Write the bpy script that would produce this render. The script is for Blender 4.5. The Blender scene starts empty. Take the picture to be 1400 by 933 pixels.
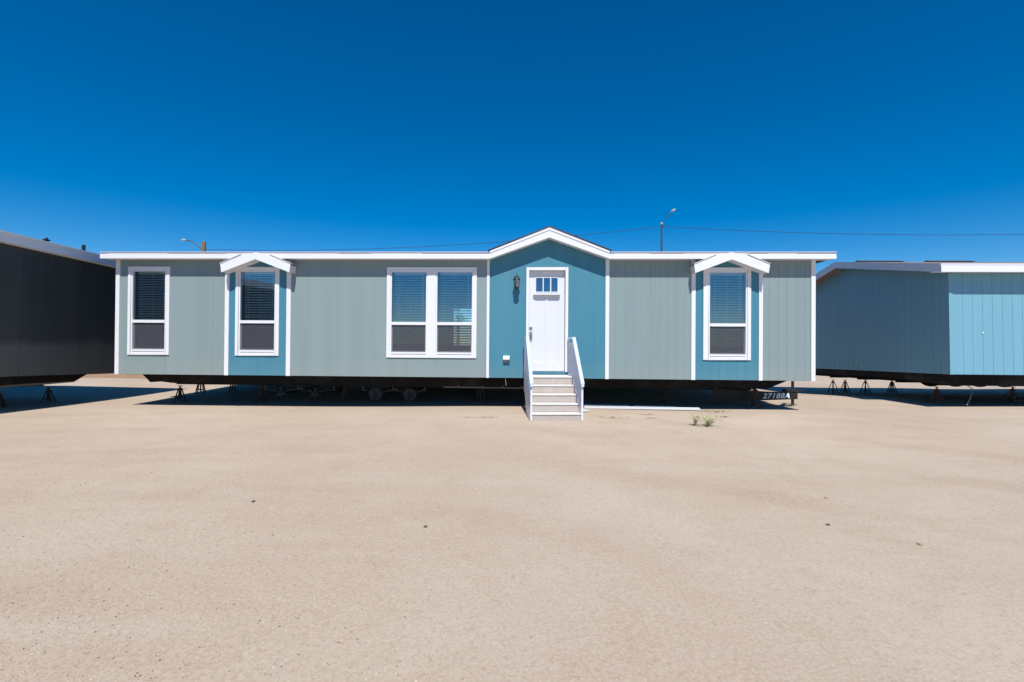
import bpy, bmesh, math, random
from mathutils import Vector, Matrix
random.seed(7)
R = math.radians
sc = bpy.context.scene
col = sc.collection

# ---------------------------------------------------------------- camera
cam = bpy.data.cameras.new("camera")
cam.sensor_width = 36.0
cam.lens = 660.0 / 1400.0 * 36.0
cam.shift_y = 0.00063
cam.clip_start = 0.05
cam.clip_end = 6000
co = bpy.data.objects.new("camera", cam)
col.objects.link(co)
r_ = Vector((0.99923436, 0.03843552, 0.00730747))
u_ = Vector((-0.00703283, -0.00727582, 0.9999488))
f_ = Vector((-0.03848672, 0.99923459, 0.00699994))
M = Matrix((( r_[0], u_[0], -f_[0], 0.0), (r_[1], u_[1], -f_[1], -9.757), (r_[2], u_[2], -f_[2], 1.3276), (0, 0, 0, 1)))
co.matrix_world = M
sc.camera = co

# ---------------------------------------------------------------- sky and sun
SUN_EL = 54.5          # degrees above the horizon
SUN_AZ = 5.0           # degrees to the right of straight behind the camera
w = bpy.data.worlds.new("World")
sc.world = w
w.use_nodes = True
nt = w.node_tree
bg = nt.nodes["Background"]
sky = nt.nodes.new("ShaderNodeTexSky")
sky.sky_type = 'NISHITA'
sky.sun_disc = False
sky.sun_elevation = R(SUN_EL)
sky.sun_rotation = R(180.0 - SUN_AZ)
sky.altitude = 1500
sky.air_density = 1.0
sky.dust_density = 0.0
sky.ozone_density = 4.0
hs = nt.nodes.new("ShaderNodeHueSaturation")
hs.inputs["Saturation"].default_value = 1.47
hs.inputs["Value"].default_value = 1.38
nt.links.new(sky.outputs[0], hs.inputs["Color"])
nt.links.new(hs.outputs[0], bg.inputs[0])
bg.inputs[1].default_value = 0.078

sun = bpy.data.lights.new("sun", 'SUN')
sun.energy = 5.0
sun.angle = R(0.5)
sun.color = (1.0, 0.955, 0.875)
so = bpy.data.objects.new("sun", sun)
col.objects.link(so)
sd = Vector((math.sin(R(SUN_AZ)) * math.cos(R(SUN_EL)), -math.cos(R(SUN_AZ)) * math.cos(R(SUN_EL)), math.sin(R(SUN_EL))))
so.rotation_euler = sd.to_track_quat('Z', 'Y').to_euler()
so.location = (10, -40, 60)

sc.view_settings.view_transform = 'Standard'
sc.view_settings.look = 'None'
sc.view_settings.gamma = 1.0
sc.view_settings.use_curve_mapping = False
sc.view_settings.exposure = 0.14
sc.render.engine = 'CYCLES'
sc.cycles.max_bounces = 10
sc.cycles.transparent_max_bounces = 24


# ---------------------------------------------------------------- materials
def new_mat(name):
    m = bpy.data.materials.new(name)
    m.use_nodes = True
    n = m.node_tree
    return m, n, n.nodes["Principled BSDF"]


def paint(name, rgb, rough=0.55, var=0.06, scale=3.0, bump=0.0, bscale=60.0, stretch=(1, 1, 1), metal=0.0, spec=0.4, dirt=None, dirt_amt=0.0, dirt_scale=2.0):
    m, n, b = new_mat(name)
    tc = n.nodes.new("ShaderNodeTexCoord")
    mp = n.nodes.new("ShaderNodeMapping")
    mp.inputs["Scale"].default_value = stretch
    n.links.new(tc.outputs["Object"], mp.inputs[0])
    no = n.nodes.new("ShaderNodeTexNoise")
    no.inputs["Scale"].default_value = scale
    no.inputs["Detail"].default_value = 6
    n.links.new(mp.outputs[0], no.inputs["Vector"])
    mx = n.nodes.new("ShaderNodeMix")
    mx.data_type = 'RGBA'
    mx.inputs[6].default_value = [max(0, c * (1 - var)) for c in rgb] + [1]
    mx.inputs[7].default_value = [min(1, c * (1 + var)) for c in rgb] + [1]
    n.links.new(no.outputs[0], mx.inputs[0])
    out = mx.outputs[2]
    if dirt:
        n2 = n.nodes.new("ShaderNodeTexNoise")
        n2.inputs["Scale"].default_value = dirt_scale
        n2.inputs["Detail"].default_value = 8
        n2.inputs["Roughness"].default_value = 0.65
        n.links.new(mp.outputs[0], n2.inputs["Vector"])
        rp = n.nodes.new("ShaderNodeValToRGB")
        rp.color_ramp.elements[0].position = 0.5
        rp.color_ramp.elements[0].color = (0, 0, 0, 1)
        rp.color_ramp.elements[1].position = 0.75
        rp.color_ramp.elements[1].color = (dirt_amt, dirt_amt, dirt_amt, 1)
        n.links.new(n2.outputs[0], rp.inputs[0])
        m2 = n.nodes.new("ShaderNodeMix")
        m2.data_type = 'RGBA'
        n.links.new(rp.outputs[0], m2.inputs[0])
        n.links.new(out, m2.inputs[6])
        m2.inputs[7].default_value = list(dirt) + [1]
        out = m2.outputs[2]
    n.links.new(out, b.inputs["Base Color"])
    b.inputs["Roughness"].default_value = rough
    b.inputs["Metallic"].default_value = metal
    b.inputs["Specular IOR Level"].default_value = spec
    if bump > 0:
        nb = n.nodes.new("ShaderNodeTexNoise")
        nb.inputs["Scale"].default_value = bscale
        nb.inputs["Detail"].default_value = 5
        n.links.new(mp.outputs[0], nb.inputs["Vector"])
        bp = n.nodes.new("ShaderNodeBump")
        bp.inputs["Strength"].default_value = bump
        bp.inputs["Distance"].default_value = 0.01
        n.links.new(nb.outputs[0], bp.inputs["Height"])
        n.links.new(bp.outputs[0], b.inputs["Normal"])
    return m


GRAIN = (1, 1, 0.06)
M_sage = paint("sage_siding", (0.208, 0.275, 0.290), 0.6, 0.09, 4, 0.35, 70, GRAIN, dirt=(0.255, 0.325, 0.355), dirt_amt=0.5, dirt_scale=1.6)
M_blue = paint("teal_siding", (0.050, 0.203, 0.292), 0.6, 0.08, 4, 0.35, 70, GRAIN, dirt=(0.085, 0.235, 0.32), dirt_amt=0.4, dirt_scale=1.6)
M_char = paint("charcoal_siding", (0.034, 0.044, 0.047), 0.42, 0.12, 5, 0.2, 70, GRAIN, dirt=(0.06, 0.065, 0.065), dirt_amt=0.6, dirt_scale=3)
def lower_band(m, z_top, rgb=(0.105, 0.112, 0.112), amt=0.75, soft=0.18):
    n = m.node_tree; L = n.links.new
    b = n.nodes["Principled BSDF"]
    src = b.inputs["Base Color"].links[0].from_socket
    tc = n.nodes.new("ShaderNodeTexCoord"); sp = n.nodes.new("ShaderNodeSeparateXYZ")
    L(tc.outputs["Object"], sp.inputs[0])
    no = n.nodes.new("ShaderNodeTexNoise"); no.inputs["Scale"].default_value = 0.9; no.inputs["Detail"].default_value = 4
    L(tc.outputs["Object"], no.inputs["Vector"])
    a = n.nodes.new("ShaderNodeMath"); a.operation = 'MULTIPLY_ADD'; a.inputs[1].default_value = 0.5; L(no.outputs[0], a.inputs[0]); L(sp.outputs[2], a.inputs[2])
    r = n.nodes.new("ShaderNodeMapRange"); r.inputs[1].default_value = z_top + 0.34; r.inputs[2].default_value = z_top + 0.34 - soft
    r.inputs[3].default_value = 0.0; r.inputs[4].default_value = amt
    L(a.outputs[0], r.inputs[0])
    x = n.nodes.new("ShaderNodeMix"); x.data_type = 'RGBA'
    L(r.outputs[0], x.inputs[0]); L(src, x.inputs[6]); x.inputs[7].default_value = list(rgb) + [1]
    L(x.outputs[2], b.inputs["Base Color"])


lower_band(M_char, 1.25)  # charcoal wall turns paler towards the bottom, with a wavy upper edge
lower_band(M_sage, 0.95, (0.33, 0.32, 0.29), 0.22, 0.5)  # thin sandy dust low on the sage and teal walls
lower_band(M_blue, 0.95, (0.28, 0.29, 0.28), 0.16, 0.5)
M_sky = paint("light_blue_siding", (0.155, 0.35, 0.465), 0.6, 0.06, 6, 0.25, 70, GRAIN)
M_white = paint("white_trim_paint", (0.69, 0.705, 0.745), 0.5, 0.03, 8, 0.08, 90, dirt=(0.62, 0.62, 0.62), dirt_amt=0.35, dirt_scale=5)
M_vinyl = paint("white_vinyl", (0.69, 0.705, 0.745), 0.35, 0.02, 8)
M_door = paint("white_door_paint", (0.64, 0.655, 0.70), 0.4, 0.015, 6)
M_drip = paint("grey_drip_edge", (0.56, 0.56, 0.63), 0.5, 0.06, 9)
M_shingle = paint("dark_shingles", (0.06, 0.055, 0.055), 0.95, 0.4, 40, 0.6, 60)
M_bshingle = paint("brown_shingles", (0.20, 0.165, 0.15), 0.95, 0.35, 30, 0.6, 60)
M_belly = paint("black_belly_wrap", (0.006, 0.006, 0.0065), 0.75, 0.3, 3, 0.5, 9, spec=0.2, dirt=(0.06, 0.058, 0.06), dirt_amt=0.6, dirt_scale=1.3)
M_steel = paint("dark_chassis_steel", (0.012, 0.012, 0.014), 0.6, 0.3, 8, dirt=(0.045, 0.03, 0.024), dirt_amt=0.5, dirt_scale=6)
M_hub = paint("dusty_brake_drum", (0.055, 0.053, 0.056), 0.7, 0.3, 12, metal=0.0)
M_jack = paint("rusty_jack_steel", (0.050, 0.032, 0.026), 0.7, 0.3, 20, dirt=(0.12, 0.05, 0.03), dirt_amt=0.6, dirt_scale=14)
M_tyre = paint("tyre_rubber", (0.018, 0.018, 0.018), 0.85, 0.2, 20)
M_iron = paint("black_iron", (0.022, 0.028, 0.035), 0.35, 0.2, 20, metal=0.2)
M_nickel = paint("satin_nickel", (0.42, 0.41, 0.40), 0.3, 0.05, 20, metal=0.9)
M_rail = paint("pale_blue_rail_paint", (0.52, 0.66, 0.82), 0.35, 0.04, 9)
M_picket = paint("white_metal_pickets", (0.66, 0.66, 0.72), 0.4, 0.04, 9)
M_conc = paint("fibre_cement_step", (0.43, 0.385, 0.355), 0.85, 0.12, 9, 0.3, 80, dirt=(0.33, 0.30, 0.28), dirt_amt=0.6, dirt_scale=7)
M_tread = paint("pale_step_tread", (0.66, 0.64, 0.62), 0.8, 0.08, 9, 0.2, 80, dirt=(0.5, 0.46, 0.43), dirt_amt=0.5, dirt_scale=6)
M_inside = paint("interior_plaster", (0.30, 0.29, 0.27), 0.9, 0.05, 2)
M_slat = paint("white_blind_slats", (0.90, 0.91, 0.90), 0.5, 0.02, 4)
M_wood = paint("weathered_pole_wood", (0.20, 0.13, 0.085), 0.9, 0.3, 6, 0.6, 30, (1, 1, 0.1))
M_lamp = paint("dark_lamp_post_steel", (0.045, 0.06, 0.075), 0.5, 0.1, 6)
M_lamphead = paint("grey_lamp_housing", (0.34, 0.35, 0.36), 0.5, 0.05, 6)
M_wire = paint("cable_black", (0.02, 0.03, 0.045), 0.8, 0.1, 4)
M_plank = paint("white_pvc_board", (0.62, 0.64, 0.68), 0.45, 0.04, 6, dirt=(0.6, 0.55, 0.5), dirt_amt=0.5, dirt_scale=6)
M_letter = paint("pale_blue_number_paint", (0.72, 0.84, 0.95), 0.5, 0.15, 40)
M_block = paint("scrap_wood", (0.32, 0.22, 0.15), 0.9, 0.3, 12, 0.5, 40)
M_leaf = paint("dry_leaf", (0.30, 0.16, 0.075), 0.8, 0.5, 30)
M_weed = paint("pale_green_weed", (0.40, 0.42, 0.20), 0.7, 0.35, 18)
M_palm = paint("palm_green", (0.06, 0.09, 0.035), 0.7, 0.3, 8)
M_twig = paint("dry_stem", (0.42, 0.37, 0.22), 0.8, 0.3, 20)
M_grey_pipe = paint("grey_pipe", (0.28, 0.28, 0.29), 0.5, 0.1, 6)
M_stoneD = paint("dark_pebble", (0.10, 0.07, 0.05), 0.85, 0.4, 60)
M_stoneL = paint("tan_pebble", (0.40, 0.325, 0.25), 0.9, 0.3, 60)
M_stoneW = paint("pale_pebble", (0.58, 0.52, 0.45), 0.85, 0.2, 60)
M_mound = paint("brown_dirt", (0.27, 0.17, 0.105), 0.95, 0.35, 5, 1.0, 12)


def glass_mat(name, refl, tint):
    m = bpy.data.materials.new(name)
    m.use_nodes = True
    n = m.node_tree
    for x in list(n.nodes):
        n.nodes.remove(x)
    out = n.nodes.new("ShaderNodeOutputMaterial")
    tr = n.nodes.new("ShaderNodeBsdfTransparent")
    tr.inputs[0].default_value = list(tint) + [1]
    gl = n.nodes.new("ShaderNodeBsdfGlossy")
    gl.inputs["Roughness"].default_value = 0.0
    gl.inputs["Color"].default_value = (0.85, 0.95, 1.0, 1)
    fr = n.nodes.new("ShaderNodeFresnel")
    fr.inputs[0].default_value = 1.5
    ad = n.nodes.new("ShaderNodeMath")
    ad.operation = 'ADD'
    ad.use_clamp = True
    ad.inputs[1].default_value = refl
    n.links.new(fr.outputs[0], ad.inputs[0])
    mx = n.nodes.new("ShaderNodeMixShader")
    n.links.new(ad.outputs[0], mx.inputs[0])
    n.links.new(tr.outputs[0], mx.inputs[1])
    n.links.new(gl.outputs[0], mx.inputs[2])
    n.links.new(mx.outputs[0], out.inputs[0])
    return m


M_glass = glass_mat("coated_window_glass", 0.085, (0.90, 0.95, 0.96))
M_clear = glass_mat("clear_glass", 0.02, (0.96, 0.98, 0.98))
M_lite = glass_mat("door_glass", 0.22, (0.25, 0.4, 0.6))
M_lanternglass = glass_mat("lantern_glass", 0.25, (0.85, 0.9, 0.9))


def screen_mat():
    m = bpy.data.materials.new("insect_screen_mesh")
    m.use_nodes = True
    n = m.node_tree
    for x in list(n.nodes):
        n.nodes.remove(x)
    out = n.nodes.new("ShaderNodeOutputMaterial")
    tr = n.nodes.new("ShaderNodeBsdfTransparent")
    df = n.nodes.new("ShaderNodeBsdfDiffuse")
    df.inputs[0].default_value = (0.078, 0.085, 0.105, 1)
    mx = n.nodes.new("ShaderNodeMixShader")
    mx.inputs[0].default_value = 0.62
    n.links.new(tr.outputs[0], mx.inputs[1])
    n.links.new(df.outputs[0], mx.inputs[2])
    n.links.new(mx.outputs[0], out.inputs[0])
    return m


M_screen = screen_mat()


def ground_mat():
    m, n, b = new_mat("sandy_dirt")
    L = n.links.new
    tc = n.nodes.new("ShaderNodeTexCoord")

    def noise(scale, detail=6, rough=0.6, sx=1, sy=1, rot=0):
        mp = n.nodes.new("ShaderNodeMapping")
        mp.inputs["Scale"].default_value = (sx, sy, 1)
        mp.inputs["Rotation"].default_value = (0, 0, rot)
        L(tc.outputs["Object"], mp.inputs[0])
        t = n.nodes.new("ShaderNodeTexNoise")
        t.inputs["Scale"].default_value = scale
        t.inputs["Detail"].default_value = detail
        t.inputs["Roughness"].default_value = rough
        L(mp.outputs[0], t.inputs["Vector"])
        return t.outputs[0]

    def ramp(v, p0, p1):
        r = n.nodes.new("ShaderNodeMapRange")
        r.inputs[1].default_value = p0
        r.inputs[2].default_value = p1
        L(v, r.inputs[0])
        return r.outputs[0]

    def mix(f, a, c):
        x = n.nodes.new("ShaderNodeMix")
        x.data_type = 'RGBA'
        L(f, x.inputs[0])
        for i, v in ((6, a), (7, c)):
            if isinstance(v, tuple):
                x.inputs[i].default_value = list(v) + [1]
            else:
                L(v, x.inputs[i])
        return x.outputs[2]

    def scaled(v, k):
        x = n.nodes.new("ShaderNodeMath"); x.operation = 'MULTIPLY'; x.inputs[1].default_value = k
        L(v, x.inputs[0])
        return x.outputs[0]

    def times(a, b2):
        x = n.nodes.new("ShaderNodeMath"); x.operation = 'MULTIPLY'
        L(a, x.inputs[0]); L(b2, x.inputs[1])
        return x.outputs[0]

    def grains(scale, r0, r1):
        vo = n.nodes.new("ShaderNodeTexVoronoi")
        vo.inputs["Scale"].default_value = scale
        L(tc.outputs["Object"], vo.inputs["Vector"])
        return ramp(vo.outputs["Distance"], r0, r1)

    big = ramp(noise(0.35, 5, 0.6), 0.35, 0.65)
    c = mix(big, (0.415, 0.328, 0.252), (0.482, 0.396, 0.318))
    # packed wheel tracks and raked streaks
    c = mix(scaled(ramp(noise(1.1, 7, 0.65, 0.3, 1.7, 0.10), 0.48, 0.72), 0.42), c, (0.36, 0.27, 0.20))
    c = mix(scaled(ramp(noise(0.7, 6, 0.6, 0.22, 2.2, -0.35), 0.54, 0.70), 0.4), c, (0.50, 0.42, 0.35))
    c = mix(scaled(ramp(noise(0.22, 4, 0.5), 0.52, 0.75), 0.45), c, (0.41, 0.308, 0.232))
    # old wheel tracks: broad arcs, broken up by noise
    wm = n.nodes.new("ShaderNodeMapping"); wm.inputs["Location"].default_value = (3.0, 14.0, 0)
    L(tc.outputs["Object"], wm.inputs[0])
    wv = n.nodes.new("ShaderNodeTexWave"); wv.wave_type = 'RINGS'; wv.rings_direction = 'Z'
    wv.inputs["Scale"].default_value = 0.17; wv.inputs["Distortion"].default_value = 2.2; wv.inputs["Detail"].default_value = 3; wv.inputs["Detail Scale"].default_value = 0.35
    L(wm.outputs[0], wv.inputs["Vector"])
    trk = times(ramp(wv.outputs["Fac"], 0.72, 0.96), ramp(noise(0.5, 6, 0.7), 0.44, 0.62))
    c = mix(scaled(trk, 0.45), c, (0.33, 0.245, 0.175))
    c = mix(scaled(ramp(noise(1.7, 7, 0.7), 0.50, 0.66), 0.38), c, (0.36, 0.275, 0.20))
    pat = ramp(noise(0.9, 6, 0.65), 0.40, 0.64)
    pat2 = ramp(noise(2.3, 6, 0.7), 0.38, 0.66)
    # grit at several sizes, thicker in patches
    c = mix(scaled(ramp(noise(60, 5, 0.75), 0.40, 0.68), 0.6), c, (0.58, 0.485, 0.395))
    c = mix(scaled(ramp(noise(38, 6, 0.8), 0.52, 0.68), 0.62), c, (0.30, 0.222, 0.16))
    c = mix(scaled(times(grains(120, 0.26, 0.14), pat), 0.6), c, (0.225, 0.155, 0.105))
    c = mix(scaled(times(grains(75, 0.22, 0.12), pat2), 0.55), c, (0.56, 0.47, 0.38))
    c = mix(scaled(times(grains(47, 0.15, 0.08), pat2), 0.65), c, (0.17, 0.12, 0.085))
    L(c, b.inputs["Base Color"])
    b.inputs["Roughness"].default_value = 0.95
    b.inputs["Specular IOR Level"].default_value = 0.15
    hsum = n.nodes.new("ShaderNodeMath"); hsum.operation = 'ADD'
    h1 = n.nodes.new("ShaderNodeMath"); h1.operation = 'MULTIPLY'; h1.inputs[1].default_value = 0.35
    L(noise(48, 7, 0.75), hsum.inputs[0]); L(noise(90, 4, 0.7), h1.inputs[0]); L(h1.outputs[0], hsum.inputs[1])
    bp = n.nodes.new("ShaderNodeBump")
    bp.inputs["Strength"].default_value = 0.42
    bp.inputs["Distance"].default_value = 0.009
    L(hsum.outputs[0], bp.inputs["Height"])
    L(bp.outputs[0], b.inputs["Normal"])
    return m


M_ground = ground_mat()


# ---------------------------------------------------------------- mesh builder
class MB:
    def __init__(s):
        s.v, s.f, s.mi = [], [], []
        s.cur = 0

    def poly(s, pts):
        i = len(s.v)
        s.v += [tuple(p) for p in pts]
        s.f.append(tuple(range(i, i + len(pts))))
        s.mi.append(s.cur)

    def box(s, x0, x1, y0, y1, z0, z1):
        i = len(s.v)
        s.v += [(x0, y0, z0), (x1, y0, z0), (x1, y1, z0), (x0, y1, z0), (x0, y0, z1), (x1, y0, z1), (x1, y1, z1), (x0, y1, z1)]
        for q in ((0, 3, 2, 1), (4, 5, 6, 7), (0, 1, 5, 4), (1, 2, 6, 5), (2, 3, 7, 6), (3, 0, 4, 7)):
            s.f.append(tuple(i + k for k in q)); s.mi.append(s.cur)
        return s

    def prism(s, pts, a, b, axis):
        """extrude a 2D outline along an axis: 'x' takes (y,z), 'y' takes (x,z), 'z' takes (x,y)"""
        def P(p, t):
            return {'x': (t, p[0], p[1]), 'y': (p[0], t, p[1]), 'z': (p[0], p[1], t)}[axis]
        n = len(pts); i = len(s.v)
        s.v += [P(p, a) for p in pts] + [P(p, b) for p in pts]
        s.f.append(tuple(range(i, i + n))); s.mi.append(s.cur)
        s.f.append(tuple(range(i + 2 * n - 1, i + n - 1, -1))); s.mi.append(s.cur)
        for k in range(n):
            j = (k + 1) % n
            s.f.append((i + k, i + j, i + n + j, i + n + k)); s.mi.append(s.cur)
        return s

    def beam(s, p, q, wx, wy):
        """bar of rectangular section between two points"""
        p, q = Vector(p), Vector(q)
        d = (q - p).normalized()
        side = d.cross(Vector((0, 0, 1)))
        if side.length < 1e-4:
            side = Vector((1, 0, 0))
        side.normalize()
        up = side.cross(d).normalized()
        i = len(s.v)
        for c in (p, q):
            for a, b in ((-1, -1), (1, -1), (1, 1), (-1, 1)):
                s.v.append(tuple(c + side * (a * wx / 2) + up * (b * wy / 2)))
        for k in ((0, 1, 2, 3), (7, 6, 5, 4), (0, 4, 5, 1), (1, 5, 6, 2), (2, 6, 7, 3), (3, 7, 4, 0)):
            s.f.append(tuple(i + x for x in k)); s.mi.append(s.cur)
        return s

    def tube(s, pts, rad, n=8):
        pts = [Vector(p) for p in pts]
        rads = rad if isinstance(rad, (list, tuple)) else [rad] * len(pts)
        rings = []
        for k, p in enumerate(pts):
            d = (pts[min(k + 1, len(pts) - 1)] - pts[max(k - 1, 0)]).normalized()
            ref = Vector((0, 0, 1)) if abs(d.z) < 0.9 else Vector((1, 0, 0))
            a = d.cross(ref).normalized(); b = a.cross(d).normalized()
            i = len(s.v)
            for t in range(n):
                th = 2 * math.pi * t / n
                s.v.append(tuple(p + (a * math.cos(th) + b * math.sin(th)) * rads[k]))
            rings.append(i)
        for k in range(len(rings) - 1):
            for t in range(n):
                u = (t + 1) % n
                s.f.append((rings[k] + t, rings[k] + u, rings[k + 1] + u, rings[k + 1] + t)); s.mi.append(s.cur)
        s.f.append(tuple(rings[0] + t for t in range(n - 1, -1, -1))); s.mi.append(s.cur)
        s.f.append(tuple(rings[-1] + t for t in range(n))); s.mi.append(s.cur)
        return s

    def lathe(s, prof, c, n=20, axis='z'):
        """turn (radius, height) pairs about an axis through c"""
        rings = []
        for r, h in prof:
            i = len(s.v)
            for t in range(n):
                th = 2 * math.pi * t / n
                a, b = r * math.cos(th), r * math.sin(th)
                o = {'z': (a, b, h), 'y': (a, h, b), 'x': (h, a, b)}[axis]
                s.v.append((c[0] + o[0], c[1] + o[1], c[2] + o[2]))
            rings.append(i)
        for k in range(len(rings) - 1):
            for t in range(n):
                u = (t + 1) % n
                s.f.append((rings[k] + t, rings[k] + u, rings[k + 1] + u, rings[k + 1] + t)); s.mi.append(s.cur)
        s.f.append(tuple(rings[0] + t for t in range(n - 1, -1, -1))); s.mi.append(s.cur)
        s.f.append(tuple(rings[-1] + t for t in range(n))); s.mi.append(s.cur)
        return s

    def build(s, name, mat, parent=None, loc=(0, 0, 0), smooth=False, bevel=0.0):
        me = bpy.data.meshes.new(name)
        me.from_pydata(s.v, [], s.f)
        mats = mat if isinstance(mat, (list, tuple)) else [mat]
        for m in mats:
            me.materials.append(m)
        if len(mats) > 1:
            me.polygons.foreach_set("material_index", s.mi)
        bm = bmesh.new(); bm.from_mesh(me)
        bmesh.ops.recalc_face_normals(bm, faces=bm.faces)
        if bevel > 0:
            bmesh.ops.remove_doubles(bm, verts=bm.verts, dist=1e-6)
            bmesh.ops.bevel(bm, geom=[e for e in bm.edges if len(e.link_faces) == 2 and e.calc_face_angle(0) > 0.6], offset=bevel, segments=1, affect='EDGES')
        bm.to_mesh(me); bm.free()
        if smooth:
            for p in me.polygons:
                p.use_smooth = True
        o = bpy.data.objects.new(name, me)
        col.objects.link(o)
        o.location = loc
        if parent:
            o.parent = parent
        return o


def tag(o, label=None, cat=None, group=None, kind=None):
    for k, v in (("label", label), ("category", cat), ("group", group), ("kind", kind)):
        if v:
            o[k] = v
    return o


def thing(name, label, cat, loc=(0, 0, 0), rot=(0, 0, 0), group=None):
    o = bpy.data.objects.new(name, None)
    o.empty_display_size = 0.2
    col.objects.link(o)
    o.location = loc
    o.rotation_euler = rot
    return tag(o, label, cat, group)


def kids(o):
    return [c for c in bpy.data.objects if c.parent == o]


def copy_tree(o, parent=None):
    c = o.copy()
    col.objects.link(c)
    c.parent = parent
    for ch in kids(o):
        copy_tree(ch, c)
    return c


def siding(mb, s0, s1, z0, ztop, P, openings=(), pitch=0.2, gap=0.008, deep=0.007, seam=0, breaks=(), thick=0.11, phase=0.0):
    """vertical grooved siding sheet. P(s, depth, z) -> point. ztop: number or function of s."""
    zt = ztop if callable(ztop) else (lambda s: ztop)
    cuts = []                                  # (s_from, s_to, depth)
    s = s0; k = 0
    first = pitch - (phase % pitch) if phase else pitch
    e = s0 + first
    while s < s1 - 1e-6:
        e = min(e, s1)
        k += 1
        g = gap * (2.0 if seam and k % seam == 0 else 1.0)
        if e < s1 - 1e-6:
            cuts.append((s, e - g / 2, 0.0)); cuts.append((e - g / 2, e + g / 2, deep)); s = e + g / 2
        else:
            cuts.append((s, s1, 0.0)); s = s1
        e += pitch
    xs = sorted(set([o[0] for o in openings] + [o[1] for o in openings] + list(breaks)))
    for a, b, dp in cuts:
        pts = [a] + [x for x in xs if a + 1e-5 < x < b - 1e-5] + [b]
        for p, q in zip(pts, pts[1:]):
            m = (p + q) / 2
            zz = sorted([(o[2], o[3]) for o in openings if o[0] < m < o[1]])
            lo = z0
            for oz0, oz1 in zz:
                if oz0 > lo:
                    mb.poly([P(p, dp, lo), P(q, dp, lo), P(q, dp, oz0), P(p, dp, oz0)])
                lo = oz1
            mb.poly([P(p, dp, lo), P(q, dp, lo), P(q, dp, zt(q)), P(p, dp, zt(p))])
        if dp > 0:                              # the two cheeks of the groove
            for x in (a, b):
                if any(o[0] < x < o[1] for o in openings):
                    o = [o for o in openings if o[0] < x < o[1]][0]
                    for lo, hi in ((z0, o[2]), (o[3], zt(x))):
                        mb.poly([P(x, 0, lo), P(x, dp, lo), P(x, dp, hi), P(x, 0, hi)])
                else:
                    mb.poly([P(x, 0, z0), P(x, dp, z0), P(x, dp, zt(x)), P(x, 0, zt(x))])
    # bottom edge, so that the wall reads as a slab
    mb.poly([P(s0, 0, z0), P(s1, 0, z0), P(s1, thick, z0), P(s0, thick, z0)])
    return mb


def front(s, d, z):
    return (s, d, z)


# ---------------------------------------------------------------- ground
def make_ground():
    import numpy as np
    rng = np.random.RandomState(3)
    # graded grid: fine near the homes, coarse out to the horizon
    def axis(fine0, fine1, step):
        a = list(np.arange(fine0, fine1 + 1e-6, step))
        d = step
        hi, lo = [], []
        x = fine1
        while x < 3000:
            d *= 1.35; x += d; hi.append(x)
        d = step; x = fine0
        while x > -3000:
            d *= 1.35; x -= d; lo.append(x)
        return np.array(lo[::-1] + a + hi)
    xs = axis(-16, 16, 0.16); ys = axis(-10.5, 12, 0.12)
    X, Y = np.meshgrid(xs, ys)
    Z = np.zeros_like(X)
    for k in range(26):
        fr = rng.uniform(0.3, 1.6); th = rng.uniform(0, math.pi * 2); ph = rng.uniform(0, 6.28)
        Z += 0.0045 / (fr ** 1.05) * np.sin(fr * (X * math.cos(th) + Y * math.sin(th)) + ph)
    Z *= np.clip((60 - np.hypot(X, Y)) / 40, 0, 1)
    sl = np.clip(Y - 3.5, 0, 11.0) * 0.045
    t = np.clip((X - 5.5) / 3.0, 0, 1)
    Z -= sl * t * t * (3 - 2 * t)
    nx, ny = len(xs), len(ys)
    V = np.stack([X.ravel(), Y.ravel(), Z.ravel()], 1)
    idx = np.arange(nx * ny).reshape(ny, nx)
    F = np.stack([idx[:-1, :-1].ravel(), idx[:-1, 1:].ravel(), idx[1:, 1:].ravel(), idx[1:, :-1].ravel()], 1)
    me = bpy.data.meshes.new("ground")
    me.from_pydata(V.tolist(), [], F.tolist())
    me.materials.append(M_ground)
    for p in me.polygons:
        p.use_smooth = True
    o = bpy.data.objects.new("ground", me)
    col.objects.link(o)
    tag(o, "pale sandy dirt lot", None, None, "structure")

    def height(x, y):
        i = int(np.clip(np.searchsorted(xs, x) - 1, 0, nx - 2)); j = int(np.clip(np.searchsorted(ys, y) - 1, 0, ny - 2))
        a = (x - xs[i]) / (xs[i + 1] - xs[i]); b = (y - ys[j]) / (ys[j + 1] - ys[j])
        return float(Z[j, i] * (1 - a) * (1 - b) + Z[j, i + 1] * a * (1 - b) + Z[j + 1, i] * (1 - a) * b + Z[j + 1, i + 1] * a * b)
    return height


gz = make_ground()


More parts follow.
